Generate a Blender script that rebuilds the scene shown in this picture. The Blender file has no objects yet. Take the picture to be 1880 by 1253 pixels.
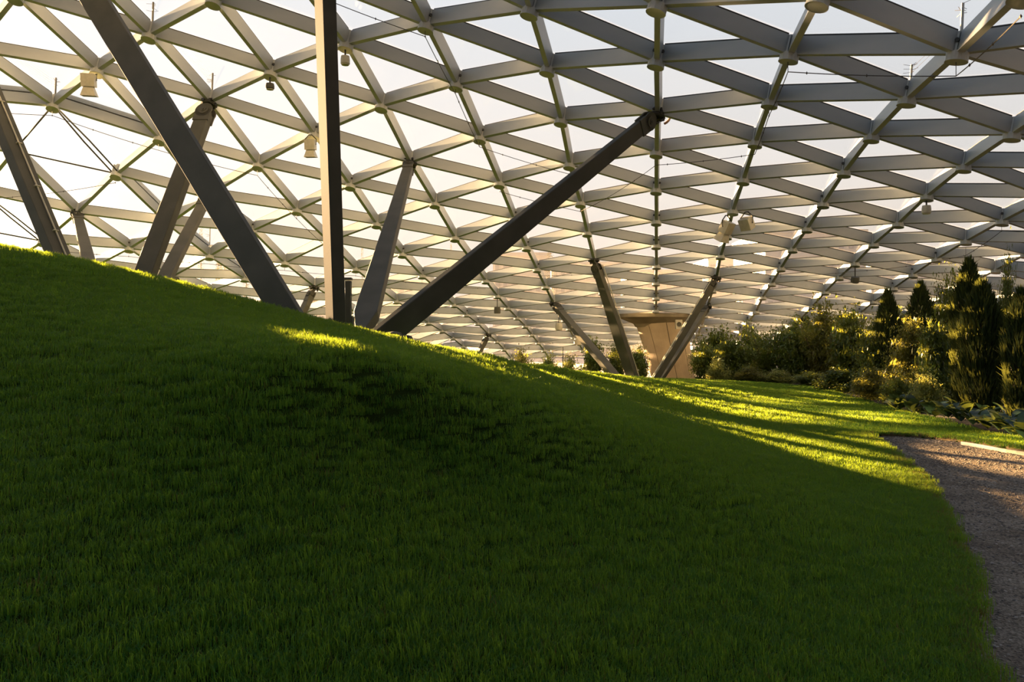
import bpy, bmesh, math, random
import numpy as np
from mathutils import Vector, Matrix, Euler, Quaternion

# ------------------------------------------------------------------ scene, camera, sky, sun, exposure
scene = bpy.context.scene
COL = scene.collection
F, EYE = 1510.0, 1.7
cam = bpy.data.objects.new('camera', bpy.data.cameras.new('camera'))
COL.objects.link(cam)
cam.location = (0, 0, EYE)
cam.rotation_euler = (math.radians(90), 0, 0)
cam.data.sensor_width = 36.0
cam.data.lens = 36.0 * F / 1880.0
cam.data.clip_end = 2000
scene.camera = cam
scene.view_settings.view_transform = 'Standard'
scene.view_settings.look = 'None'
scene.view_settings.gamma = 1.0
scene.view_settings.exposure = 0.0
scene.view_settings.use_curve_mapping = False
scene.cycles.transparent_max_bounces = 48
scene.cycles.max_bounces = 8
scene.cycles.use_denoising = True
scene.cycles.sample_clamp_indirect = 8.0

SUN_DIR = Vector(((20 - 940) / F, 1.0, (626.5 - 366) / F)).normalized()

def build_sky():
    w = bpy.data.worlds.new('sky'); scene.world = w; w.use_nodes = True
    nt = w.node_tree; nt.nodes.clear()
    N = nt.nodes.new; L = nt.links.new
    out = N('ShaderNodeOutputWorld'); bg = N('ShaderNodeBackground')
    tc = N('ShaderNodeTexCoord'); sep = N('ShaderNodeSeparateXYZ')
    L(tc.outputs['Generated'], sep.inputs[0])
    ramp = N('ShaderNodeValToRGB'); cr = ramp.color_ramp
    L(sep.outputs['Z'], ramp.inputs[0])
    cr.elements[0].position = 0.0; cr.elements[0].color = (1.02, 0.84, 0.68, 1)
    cr.elements[1].position = 1.0; cr.elements[1].color = (0.20, 0.29, 0.44, 1)
    for p, c in ((0.08, (1.0, 0.88, 0.77, 1)), (0.2, (0.93, 0.89, 0.86, 1)), (0.38, (0.84, 0.87, 0.92, 1)), (0.58, (0.46, 0.56, 0.70, 1))):
        e = cr.elements.new(p); e.color = c
    # warm brightening of the air around the low sun
    dot = N('ShaderNodeVectorMath'); dot.operation = 'DOT_PRODUCT'
    dot.inputs[1].default_value = SUN_DIR
    nrm = N('ShaderNodeVectorMath'); nrm.operation = 'NORMALIZE'
    L(tc.outputs['Generated'], nrm.inputs[0]); L(nrm.outputs[0], dot.inputs[0])
    mx = N('ShaderNodeMath'); mx.operation = 'MAXIMUM'; mx.inputs[1].default_value = 0
    L(dot.outputs['Value'], mx.inputs[0])
    pw = N('ShaderNodeMath'); pw.operation = 'POWER'; pw.inputs[1].default_value = 14
    L(mx.outputs[0], pw.inputs[0])
    pw2 = N('ShaderNodeMath'); pw2.operation = 'POWER'; pw2.inputs[1].default_value = 900
    L(mx.outputs[0], pw2.inputs[0])
    m1 = N('ShaderNodeMath'); m1.operation = 'MULTIPLY'; m1.inputs[1].default_value = 0.22
    L(pw.outputs[0], m1.inputs[0])
    m2 = N('ShaderNodeMath'); m2.operation = 'MULTIPLY_ADD'; m2.inputs[1].default_value = 2.0
    L(pw2.outputs[0], m2.inputs[0]); L(m1.outputs[0], m2.inputs[2])
    cc = N('ShaderNodeMix'); cc.data_type = 'RGBA'; cc.blend_type = 'ADD'
    cc.inputs['B'].default_value = (1.0, 0.86, 0.68, 1)
    L(m2.outputs[0], cc.inputs['Factor']); L(ramp.outputs[0], cc.inputs['A'])
    # the sky away from the sun is dimmer
    mr = N('ShaderNodeMapRange'); mr.interpolation_type = 'SMOOTHSTEP'
    mr.inputs['From Min'].default_value = -0.8; mr.inputs['From Max'].default_value = 0.55
    mr.inputs['To Min'].default_value = 0.30; mr.inputs['To Max'].default_value = 1.0
    L(dot.outputs['Value'], mr.inputs[0])
    mu = N('ShaderNodeMix'); mu.data_type = 'RGBA'; mu.blend_type = 'MULTIPLY'; mu.inputs['Factor'].default_value = 1.0
    L(cc.outputs['Result'], mu.inputs['A']); L(mr.outputs[0], mu.inputs['B'])
    L(mu.outputs['Result'], bg.inputs[0]); bg.inputs[1].default_value = 1.0
    L(bg.outputs[0], out.inputs[0])
build_sky()

sun = bpy.data.objects.new('sun', bpy.data.lights.new('sun', 'SUN'))
COL.objects.link(sun)
sun.data.energy = 86.0
sun.data.color = (1.0, 0.60, 0.24)
sun.data.angle = math.radians(0.53)
sun.rotation_euler = SUN_DIR.to_track_quat('Z', 'Y').to_euler()

# added second sun lamp, low from the left, warming faces the sun misses
fill_sun = bpy.data.objects.new('facade_glare', bpy.data.lights.new('facade_glare', 'SUN'))
COL.objects.link(fill_sun)
fill_sun.data.energy = 18.0
fill_sun.data.color = (1.0, 0.64, 0.32)
fill_sun.data.angle = math.radians(0.8)
GA, GE = math.radians(66), math.radians(8.5)
fill_sun.rotation_euler = Vector((-math.sin(GA) * math.cos(GE), math.cos(GA) * math.cos(GE), math.sin(GE))).to_track_quat('Z', 'Y').to_euler()

# ------------------------------------------------------------------ helpers
def tag(o, label=None, cat=None, group=None, kind=None):
    if label: o['label'] = label
    if cat: o['category'] = cat
    if group: o['group'] = group
    if kind: o['kind'] = kind
    return o

def empty(name, loc=(0, 0, 0), rz=0.0):
    o = bpy.data.objects.new(name, None); COL.objects.link(o)
    o.location = loc; o.rotation_euler = (0, 0, rz); o.empty_display_size = 0.1
    return o

def link(name, me, parent=None, loc=None, mat=None):
    o = bpy.data.objects.new(name, me); COL.objects.link(o)
    if parent is not None: o.parent = parent
    if loc is not None: o.location = loc
    if mat is not None and not me.materials: me.materials.append(mat)
    return o

def mesh(name, verts, faces, mats=(), smooth=False, midx=None):
    me = bpy.data.meshes.new(name)
    me.from_pydata([tuple(v) for v in verts], [], [tuple(f) for f in faces])
    for m in (mats if isinstance(mats, (list, tuple)) else [mats]): me.materials.append(m)
    if smooth: me.polygons.foreach_set('use_smooth', [True] * len(me.polygons))
    if midx is not None: me.polygons.foreach_set('material_index', midx)
    me.update()
    return me

class MB:
    def __init__(s): s.v = []; s.f = []; s.m = []
    def add(s, vs, fs, mi=0):
        b = len(s.v); s.v += [tuple(v) for v in vs]; s.f += [tuple(i + b for i in f) for f in fs]; s.m += [mi] * len(fs)
    def box(s, c, d, mi=0, M=None):
        x, y, z = d[0] / 2, d[1] / 2, d[2] / 2
        vs = [Vector((sx * x, sy * y, sz * z)) for sz in (-1, 1) for sy in (-1, 1) for sx in (-1, 1)]
        vs = [(M @ v if M else v) + Vector(c) for v in vs]
        s.add(vs, [(0, 2, 3, 1), (4, 5, 7, 6), (0, 1, 5, 4), (2, 6, 7, 3), (0, 4, 6, 2), (1, 3, 7, 5)], mi)
    def loft(s, rings, mi=0, cap=True):
        n = len(rings[0]); b = len(s.v)
        for r in rings: s.v += [tuple(p) for p in r]
        for i in range(len(rings) - 1):
            for j in range(n):
                s.f.append((b + i * n + j, b + i * n + (j + 1) % n, b + (i + 1) * n + (j + 1) % n, b + (i + 1) * n + j)); s.m.append(mi)
        if cap:
            s.f.append(tuple(b + j for j in reversed(range(n)))); s.m.append(mi)
            e = b + (len(rings) - 1) * n
            s.f.append(tuple(e + j for j in range(n))); s.m.append(mi)
    def lathe(s, prof, n=16, mi=0, M=None, c=(0, 0, 0)):
        rings = []
        for r, z in prof:
            ring = []
            for j in range(n):
                a = 2 * math.pi * j / n
                v = Vector((r * math.cos(a), r * math.sin(a), z))
                ring.append((M @ v if M else v) + Vector(c))
            rings.append(ring)
        s.loft(rings, mi)
    def tube(s, pts, r, n=6, mi=0):
        pts = [Vector(p) for p in pts]; rings = []
        for i, p in enumerate(pts):
            d = (pts[min(i + 1, len(pts) - 1)] - pts[max(i - 1, 0)]).normalized()
            u = d.cross(Vector((0, 0, 1)));
            if u.length < 1e-3: u = d.cross(Vector((1, 0, 0)))
            u.normalize(); w = u.cross(d)
            rings.append([p + (u * math.cos(2 * math.pi * j / n) + w * math.sin(2 * math.pi * j / n)) * r for j in range(n)])
        s.loft(rings, mi)
    def mesh(s, name, mats, smooth=False):
        return mesh(name, s.v, s.f, mats, smooth, s.m)
    def build(s, name, mats, parent=None, loc=None, smooth=False):
        return link(name, s.mesh(name, mats, smooth), parent, loc)

def at(px, py, Y):
    return Vector(((px - 940) / F * Y, Y, EYE + (626.5 - py) / F * Y))

# ------------------------------------------------------------------ materials
def nodemat(name):
    m = bpy.data.materials.new(name); m.use_nodes = True
    nt = m.node_tree; nt.nodes.clear()
    out = nt.nodes.new('ShaderNodeOutputMaterial')
    return m, nt, out

def pmat(name, c1, c2=None, scale=5.0, rough=0.6, bump=0.0, bscale=None, metal=0.0, detail=4.0, coords='Object', spec=0.5, ramp=(0.35, 0.65)):
    m, nt, out = nodemat(name)
    N = nt.nodes.new; L = nt.links.new
    b = N('ShaderNodeBsdfPrincipled'); L(b.outputs[0], out.inputs[0])
    b.inputs['Roughness'].default_value = rough; b.inputs['Metallic'].default_value = metal
    b.inputs['Specular IOR Level'].default_value = spec
    tc = N('ShaderNodeTexCoord')
    n1 = N('ShaderNodeTexNoise'); n1.inputs['Scale'].default_value = scale; n1.inputs['Detail'].default_value = detail
    L(tc.outputs[coords], n1.inputs['Vector'])
    rp = N('ShaderNodeValToRGB')
    rp.color_ramp.elements[0].position = ramp[0]; rp.color_ramp.elements[1].position = ramp[1]
    rp.color_ramp.elements[0].color = (*c1, 1); rp.color_ramp.elements[1].color = (*(c2 or c1), 1)
    L(n1.outputs[0], rp.inputs[0]); L(rp.outputs[0], b.inputs['Base Color'])
    if bump:
        n2 = N('ShaderNodeTexNoise'); n2.inputs['Scale'].default_value = bscale or scale * 6; n2.inputs['Detail'].default_value = 5
        L(tc.outputs[coords], n2.inputs['Vector'])
        bp = N('ShaderNodeBump'); bp.inputs['Strength'].default_value = bump; bp.inputs['Distance'].default_value = 0.02
        L(n2.outputs[0], bp.inputs['Height']); L(bp.outputs[0], b.inputs['Normal'])
    return m

def leafmat(name, c1, c2, trans, tfac=0.45, rough=0.5, vscale=0.8, rnd=0.5, spec=0.3, amp=1.6):
    """leaf or blade: reflects one colour, lets another through; tint varies from piece to piece"""
    m, nt, out = nodemat(name)
    N = nt.nodes.new; L = nt.links.new
    geo = N('ShaderNodeNewGeometry'); oi = N('ShaderNodeObjectInfo')
    tc = N('ShaderNodeNewGeometry')
    noi = N('ShaderNodeTexNoise'); noi.inputs['Scale'].default_value = vscale; noi.inputs['Detail'].default_value = 4
    L(geo.outputs['Position'], noi.inputs['Vector'])
    a = N('ShaderNodeMath'); a.operation = 'MULTIPLY_ADD'; a.inputs[1].default_value = rnd; 
    L(geo.outputs['Random Per Island'], a.inputs[0])
    s2 = N('ShaderNodeMath'); s2.operation = 'MULTIPLY_ADD'; s2.inputs[1].default_value = amp; s2.inputs[2].default_value = 0.5 - amp / 2 - rnd / 2
    L(noi.outputs[0], s2.inputs[0]); L(s2.outputs[0], a.inputs[2])
    mix = N('ShaderNodeMix'); mix.data_type = 'RGBA'
    mix.inputs['A'].default_value = (*c1, 1); mix.inputs['B'].default_value = (*c2, 1)
    cl = N('ShaderNodeClamp'); L(a.outputs[0], cl.inputs[0]); L(cl.outputs[0], mix.inputs['Factor'])
    b = N('ShaderNodeBsdfPrincipled'); b.inputs['Roughness'].default_value = rough; b.inputs['Specular IOR Level'].default_value = spec
    L(mix.outputs['Result'], b.inputs['Base Color'])
    t = N('ShaderNodeBsdfTranslucent'); t.inputs[0].default_value = (*trans, 1)
    ms = N('ShaderNodeMixShader'); ms.inputs[0].default_value = tfac
    L(b.outputs[0], ms.inputs[1]); L(t.outputs[0], ms.inputs[2]); L(ms.outputs[0], out.inputs[0])
    return m

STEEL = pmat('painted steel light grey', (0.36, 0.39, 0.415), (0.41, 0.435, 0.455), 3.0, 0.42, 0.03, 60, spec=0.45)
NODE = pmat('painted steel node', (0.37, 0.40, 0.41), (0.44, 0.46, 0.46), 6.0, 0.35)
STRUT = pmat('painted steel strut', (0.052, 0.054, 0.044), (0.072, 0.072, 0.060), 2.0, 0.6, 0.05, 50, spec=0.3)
DARK = pmat('dark rubber and bolts', (0.02, 0.02, 0.018), (0.04, 0.04, 0.035), 8.0, 0.6)
LAMP = pmat('painted lamp housing', (0.42, 0.40, 0.32), (0.5, 0.48, 0.4), 9.0, 0.4)
LENS = pmat('lamp lens', (0.35, 0.33, 0.25), (0.45, 0.42, 0.32), 9.0, 0.1)
WIRE = pmat('cable sheath', (0.05, 0.045, 0.04), (0.08, 0.07, 0.06), 9.0, 0.5)
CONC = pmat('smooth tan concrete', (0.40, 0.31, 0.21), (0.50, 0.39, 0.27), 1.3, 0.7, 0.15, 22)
CONCR = pmat('shaded concrete rim', (0.22, 0.18, 0.12), (0.28, 0.23, 0.16), 2.3, 0.7, 0.15, 22)  # darker than the shaft: shade under the rim is put into the colour
BARK = pmat('bark', (0.07, 0.05, 0.03), (0.13, 0.09, 0.06), 12, 0.9, 0.4)
MULCH = pmat('dark soil mulch', (0.018, 0.013, 0.009), (0.05, 0.035, 0.022), 9, 0.95, 0.6, 40)
WHITE = pmat('white painted board', (0.72, 0.73, 0.78), (0.8, 0.8, 0.84), 2, 0.6)
BROWN = pmat('brown timber', (0.22, 0.12, 0.06), (0.34, 0.2, 0.1), 5, 0.7)
FARW = pmat('far hazed render', (0.82, 0.80, 0.78), (0.88, 0.86, 0.84), 0.1, 0.9)  # distance haze is put into the paler colours of these far materials
FARD = pmat('far hazed window', (0.55, 0.55, 0.58), (0.62, 0.62, 0.65), 0.1, 0.4)
FART = pmat('far hazed foliage', (0.30, 0.30, 0.22), (0.42, 0.40, 0.30), 0.3, 0.9)

def glass_mat():
    m, nt, out = nodemat('thin roof glass'); N = nt.nodes.new; L = nt.links.new
    tr = N('ShaderNodeBsdfTransparent'); tr.inputs[0].default_value = (0.985, 0.99, 0.99, 1)
    gl = N('ShaderNodeBsdfGlossy'); gl.inputs['Roughness'].default_value = 0.02
    lw = N('ShaderNodeLayerWeight'); lw.inputs[0].default_value = 0.5
    fr = N('ShaderNodeMath'); fr.operation = 'POWER'; fr.inputs[1].default_value = 5.0; L(lw.outputs['Facing'], fr.inputs[0])
    sc = N('ShaderNodeMath'); sc.operation = 'MULTIPLY_ADD'; sc.inputs[1].default_value = 0.45; sc.inputs[2].default_value = 0.015
    ms = N('ShaderNodeMixShader'); L(fr.outputs[0], sc.inputs[0]); L(sc.outputs[0], ms.inputs[0])
    L(tr.outputs[0], ms.inputs[1]); L(gl.outputs[0], ms.inputs[2])
    # thin scattering film put on the glass in place of haze in the air
    tc = N('ShaderNodeTexCoord'); no = N('ShaderNodeTexNoise'); no.inputs['Scale'].default_value = 0.9; no.inputs['Detail'].default_value = 5
    L(tc.outputs['Object'], no.inputs['Vector'])
    mr = N('ShaderNodeMapRange'); mr.inputs['To Min'].default_value = 0.004; mr.inputs['To Max'].default_value = 0.02
    L(no.outputs[0], mr.inputs[0])
    tl = N('ShaderNodeBsdfTranslucent'); tl.inputs[0].default_value = (0.85, 0.83, 0.8, 1)
    m2 = N('ShaderNodeMixShader'); L(mr.outputs[0], m2.inputs[0]); L(ms.outputs[0], m2.inputs[1]); L(tl.outputs[0], m2.inputs[2])
    L(m2.outputs[0], out.inputs[0])
    return m
GLASS = glass_mat()

def grassmat():
    return leafmat('grass blade', (0.002, 0.058, 0.006), (0.006, 0.105, 0.010), (0.40, 0.56, 0.04), 0.38, 0.45, 0.9, 0.8, 0.16, 0.8)
GRASS = grassmat()
DRY = leafmat('dry grass blade', (0.11, 0.07, 0.02), (0.2, 0.13, 0.04), (0.35, 0.25, 0.06), 0.3, 0.7, 2.0, 0.7, 0.2)
LAWN = pmat('lawn earth', (0.016, 0.026, 0.005), (0.024, 0.038, 0.008), 1.2, 0.95, 0.3, 90, spec=0.0)
SOIL = pmat('lawn edge soil', (0.06, 0.045, 0.025), (0.13, 0.09, 0.04), 9, 0.95, 0.5, 60)

def gravelmat():
    m, nt, out = nodemat('gravel'); N = nt.nodes.new; L = nt.links.new
    b = N('ShaderNodeBsdfPrincipled'); b.inputs['Roughness'].default_value = 0.9; b.inputs['Specular IOR Level'].default_value = 0.2
    L(b.outputs[0], out.inputs[0]); tc = N('ShaderNodeTexCoord')
    v = N('ShaderNodeTexVoronoi'); v.inputs['Scale'].default_value = 70; L(tc.outputs['Object'], v.inputs['Vector'])
    n1 = N('ShaderNodeTexNoise'); n1.inputs['Scale'].default_value = 1.6; n1.inputs['Detail'].default_value = 6; L(tc.outputs['Object'], n1.inputs['Vector'])
    hs = N('ShaderNodeSeparateColor'); L(v.outputs['Color'], hs.inputs[0])
    r = N('ShaderNodeValToRGB'); L(hs.outputs[0], r.inputs[0])
    r.color_ramp.elements[0].color = (0.10, 0.080, 0.062, 1); r.color_ramp.elements[1].color = (0.36, 0.295, 0.235, 1)
    mx = N('ShaderNodeMix'); mx.data_type = 'RGBA'; mx.blend_type = 'MULTIPLY'; mx.inputs['Factor'].default_value = 0.75
    r2 = N('ShaderNodeValToRGB'); L(n1.outputs[0], r2.inputs[0])
    r2.color_ramp.elements[0].position = 0.35; r2.color_ramp.elements[0].color = (0.5, 0.45, 0.42, 1)
    r2.color_ramp.elements[1].position = 0.62; r2.color_ramp.elements[1].color = (1, 1, 1, 1)
    L(r.outputs[0], mx.inputs['A']); L(r2.outputs[0], mx.inputs['B']); L(mx.outputs['Result'], b.inputs['Base Color'])
    bp = N('ShaderNodeBump'); bp.inputs['Strength'].default_value = 0.9; bp.inputs['Distance'].default_value = 0.02
    L(v.outputs['Distance'], bp.inputs['Height']); L(bp.outputs[0], b.inputs['Normal'])
    return m
GRAVEL = gravelmat()

# ------------------------------------------------------------------ ground
def w(px,py,Y): return ((px-940)/F*Y,Y,EYE+(626.5-py)/F*Y)
CP=[]
# path-side lawn edge (z about 0.06)
for x,y in [(1.0,0),(1.7,2.0),(2.37,4.1),(2.79,4.9),(3.35,6.05),(4.07,7.7),(4.9,9.7),(5.5,11.7),(6.3,14.7)]: CP.append((x,y,.05))
for x,y in [(4,0),(6,4),(7,8),(8,12),(12,8),(12,0),(8,16),(12,20),(7.5,24),(14,34),(20,24),(22,8),(8,-4),(30,30)]: CP.append((x,y,0.))
# crest line
CR=[(-120,430,12.5),(0,456,12.4),(150,484,12.3),(300,516,12.1),(450,556,12.6),(560,588,12.8),(650,606,12.8),(740,627,13.4),(860,650,16),(960,669,21),(1040,683,25),(1110,692,28),(1150,696,29),(1250,697.5,31),(1400,703,31.5)]
for px,py,Y in CR: CP.append(w(px,py,Y))
# behind crest: falls
for px,Y,z in [(-200,20,1.9),(0,20,1.9),(200,19,1.5),(400,18,1.1),(620,17,.7),(800,20,.4),(950,25,.2),(0,32,.3),(300,32,-.2),(600,32,-.4),(850,36,-.3),(300,50,-.8),(700,50,-.8),(-300,40,.3)]:
    CP.append(((px-940)/F*Y,Y,z))
# front slope
CP+=[(-1.7,2.6,.62),(0,0,.12),(0,3,.38),(-3,0,.9),(-3.2,5,1.15),(-1,6,.9),(1.2,6,.45),(2.6,8.5,.3),(-8,3,1.9),(-6,8,2.25),(-10,8,2.9),(-14,12,3.6),(-14,4,2.7),(3.6,11.5,.2),(4.3,15,.16),(1.1,15.5,.86),(2.2,20,.66),(.8,17.4,.93),(.3,17,1.06),(1.9,17.7,.64),(2.8,15,.38),(3.4,19.2,.4),(3.7,23.5,.4),(2.9,24,.54),(-6,-4,1.1)]
CP+=[w(440,606,7.4),w(520,640,6.4),w(600,668,5.9),w(720,694,6.2),w(560,604,9.6),w(640,640,7.8),w(700,636,9.2),w(820,662,9.6),w(900,684,9.3),w(850,659,12),w(380,560,9.8),w(480,584,9.6)]
CP+=[(x,y,-1.1) for x,y in [(3,46),(12,46),(22,46),(3,58),(22,58),(-8,50)]]
CP=np.array(CP)
def _phi(r2): return r2*np.log(r2+1e-9)*.5
def _fit():
    X=CP[:,:2];n=len(X);r2=((X[:,None]-X[None])**2).sum(-1)
    K=_phi(r2)+np.eye(n)*.15
    P=np.c_[np.ones(n),X];A=np.zeros((n+3,n+3));A[:n,:n]=K;A[:n,n:]=P;A[n:,:n]=P.T
    return np.linalg.solve(A,np.r_[CP[:,2],0,0,0])
_s=_fit()
def hgt(x,y):
    x=np.asarray(x,float);y=np.asarray(y,float);sh=x.shape;x=x.ravel();y=y.ravel();z=np.zeros(len(x))
    for i,(a,b,_) in enumerate(CP): z+=_s[i]*_phi((x-a)**2+(y-b)**2)
    z+=_s[-3]+_s[-2]*x+_s[-1]*y
    return z.reshape(sh)

def inpoly(x, y, poly):
    x = np.asarray(x, float); y = np.asarray(y, float); c = np.zeros(x.shape, bool); n = len(poly)
    for i in range(n):
        x1, y1 = poly[i]; x2, y2 = poly[i - 1]
        k = (y1 > y) != (y2 > y)
        xx = (x2 - x1) * (y - y1) / ((y2 - y1) if y2 != y1 else 1e-9) + x1
        c ^= k & (x < xx)
    return c

def smoothline(P, n=6):
    out = []
    for i in range(len(P) - 1):
        p0 = Vector(P[max(i - 1, 0)]); p1 = Vector(P[i]); p2 = Vector(P[i + 1]); p3 = Vector(P[min(i + 2, len(P) - 1)])
        for j in range(n):
            t = j / n
            out.append(tuple(0.5 * ((2 * p1) + (p2 - p0) * t + (2 * p0 - 5 * p1 + 4 * p2 - p3) * t * t + (3 * p1 - p0 - 3 * p2 + p3) * t ** 3)))
    out.append(tuple(P[-1])); return out

PATH_IN = smoothline([(1.2, -3.0), (1.3, 0.0), (1.75, 2.0), (2.37, 4.1), (2.79, 4.95), (3.38, 6.1), (4.07, 7.7), (4.9, 9.7), (5.5, 11.7), (5.95, 13.2), (6.22, 14.2), (6.5, 14.75), (7.0, 14.85), (7.45, 14.6), (7.85, 13.85), (8.05, 12.9), (8.6, 11.7), (9.8, 10.6), (12.0, 9.6), (16.0, 9.0)])
PATH = PATH_IN + [(16, -3)]
BED_E = smoothline([(3.2, 33.5), (5.0, 33.2), (6.5, 32.6), (8.2, 31.8), (9.6, 30.5), (10.6, 28.2), (10.2, 23.3), (9.95, 21.4), (9.5, 18.9), (9.15, 16.9), (8.9, 15.7), (9.0, 14.4), (9.7, 13.2), (11.5, 12.0), (14.0, 11.2), (18.0, 10.8)])
BED = BED_E + [(40, 10.8), (40, 47), (3.2, 47)]

xs = np.unique(np.r_[np.arange(-40, -12, 2.0), np.arange(-12, -2, 0.35), np.arange(-2, 9.5, 0.12), np.arange(9.5, 20, 0.5), np.arange(20, 44, 2.0)].round(3))
ys = np.unique(np.r_[np.arange(-8, -1, 1.0), np.arange(-1, 16, 0.12), np.arange(16, 34, 0.3), np.arange(34, 66, 1.5)].round(3))
GX, GY = np.meshgrid(xs, ys)
GZ = hgt(GX, GY)
GZ = np.where(GX < -18, GZ * 0 + np.minimum(GZ, 4.2), GZ)
nx = len(xs)
CX = (GX[:-1, :-1] + GX[1:, 1:]) / 2; CY = (GY[:-1, :-1] + GY[1:, 1:]) / 2
c_path = inpoly(CX, CY, PATH); c_bed = inpoly(CX, CY, BED)
v_path = inpoly(GX, GY, PATH)
def gridobj(name, mask, Z, mat):
    idx = np.full(GX.size, -1); fs = []; used = []
    for j, i in zip(*np.nonzero(mask)):
        q = (j * nx + i, j * nx + i + 1, (j + 1) * nx + i + 1, (j + 1) * nx + i)
        for v in q:
            if idx[v] < 0: idx[v] = len(used); used.append(v)
        fs.append(tuple(int(idx[v]) for v in q))
    used = np.array(used)
    vs = np.c_[GX.ravel()[used], GY.ravel()[used], Z.ravel()[used]]
    return link(name, mesh(name, vs, fs, mat, True))
# neighbourhood masks so that the surfaces run under one another
def grow(m):
    g = m.copy(); g[1:] |= m[:-1]; g[:-1] |= m[1:]; g[:, 1:] |= m[:, :-1]; g[:, :-1] |= m[:, 1:]; return g
lawn_o = gridobj('lawn_ground', ~c_bed & ~(c_path & ~grow(~c_path)), np.where(v_path, GZ - 0.14, GZ), LAWN)
tag(lawn_o, 'smooth green lawn rising into a mound on the left', 'lawn', kind='structure')
path_o = gridobj('gravel_path', grow(c_path), GZ - 0.055, GRAVEL)
tag(path_o, 'curving gravel path beside the lawn at the lower right', 'path', kind='structure')
bed_o = gridobj('planting_bed_ground', grow(c_bed), GZ - 0.02, MULCH)
tag(bed_o, 'dark soil of the planting bed under the shrubs', 'ground', kind='structure')

def H1(x, y): return float(hgt(np.array([x]), np.array([y]))[0])

# cut lawn edge along the path: soil face with dry lip
mb = MB(); P2 = [Vector((p[0], p[1])) for p in PATH_IN[2:]]
rows = []
for i, p in enumerate(P2):
    d = (P2[min(i + 1, len(P2) - 1)] - P2[max(i - 1, 0)]).normalized(); nrm = Vector((-d.y, d.x))
    z = H1(p.x, p.y); o = nrm * 0.14
    rows.append([(p.x + o.x, p.y + o.y, z + 0.004), (p.x + nrm.x * .01, p.y + nrm.y * .01, z + 0.006), (p.x, p.y, z - 0.02), (p.x - nrm.x * .012, p.y - nrm.y * .012, z - 0.09)])
for r in rows: mb.v += r
for i in range(len(rows) - 1):
    for j in range(3): mb.f.append((i * 4 + j, i * 4 + j + 1, i * 4 + 5 + j, i * 4 + 4 + j)); mb.m.append(0)
edge_o = mb.build('lawn_edge', SOIL, smooth=True)
tag(edge_o, 'cut earth edge of the lawn along the gravel path', 'lawn edge', kind='structure')

# metal edging strip at the far side of the path
mb = MB(); pts = [p for p in PATH_IN if p[1] < 14.1 and p[0] > 7.6 and p[0] < 12.5]
for i in range(len(pts) - 1):
    a = Vector((pts[i][0] - .25, pts[i][1] - .2)); b = Vector((pts[i + 1][0] - .25, pts[i + 1][1] - .2)); d = b - a
    mb.box(((a.x + b.x) / 2, (a.y + b.y) / 2, H1(a.x, a.y) - .035), (d.length + .01, .035, .07), 0, Matrix.Rotation(math.atan2(d.y, d.x), 3, 'Z'))
tag(mb.build('path_edging', pmat('pale edging', (0.24, 0.22, 0.2), (0.32, 0.3, 0.28), 8, .6)), 'pale edging strip along the far side of the gravel path', 'edging')

# far ground outside the roof
mb = MB(); mb.add([(-700, 50, -1.35), (700, 50, -1.35), (700, 900, -1.6), (-700, 900, -1.6)], [(0, 1, 2, 3)])
tag(mb.build('paved_square_ground', pmat('pale paving', (0.50, 0.44, 0.39), (0.6, 0.54, 0.48), 0.3, .8)), 'pale paved square beyond the end of the roof', 'paving', kind='structure')
mb = MB(); mb.add([(-700, -60, -1.7), (700, -60, -1.7), (700, 50.5, -1.7), (-700, 50.5, -1.7)], [(0, 1, 2, 3)])
tag(mb.build('surrounding_ground', MULCH), 'dark ground around the mound', 'ground', kind='structure')

# ------------------------------------------------------------------ grass blades
rnd = random.Random(4)
def blade(mb, x, y, h, wd, lean, ang, bend, mi=0):
    dx, dy = math.cos(ang), math.sin(ang); px_, py_ = -dy * wd / 2, dx * wd / 2
    p0 = (x, y, -0.01); p1 = (x + dx * lean * .35 * h, y + dy * lean * .35 * h, h * .55); p2 = (x + dx * (lean + bend) * h, y + dy * (lean + bend) * h, h * (1 - .25 * bend))
    mb.add([(p0[0] - px_, p0[1] - py_, p0[2]), (p0[0] + px_, p0[1] + py_, p0[2]), (p1[0] + px_ * .8, p1[1] + py_ * .8, p1[2]), (p1[0] - px_ * .8, p1[1] - py_ * .8, p1[2]), p2], [(0, 1, 2, 3), (3, 2, 4)], mi)
def tuft(name, n, r, h, wd, dry=0.03):
    mb = MB()
    for i in range(n):
        a = rnd.uniform(0, 2 * math.pi); q = r * math.sqrt(rnd.random())
        blade(mb, q * math.cos(a), q * math.sin(a), h * rnd.uniform(.55, 1.15), wd * rnd.uniform(.7, 1.2), rnd.uniform(.0, .5), rnd.uniform(0, 6.283), rnd.uniform(0, .6), 1 if rnd.random() < dry else 0)
    me = mb.mesh(name, [GRASS, DRY]); return bpy.data.objects.new(name, me)
T = [tuft('tuft_a', 120, .13, .055, .0032, .02), tuft('tuft_b', 90, .15, .05, .0050, .02), tuft('tuft_c', 70, .22, .055, .009, .01), tuft('tuft_dry', 26, .08, .045, .004, .75)]

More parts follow.
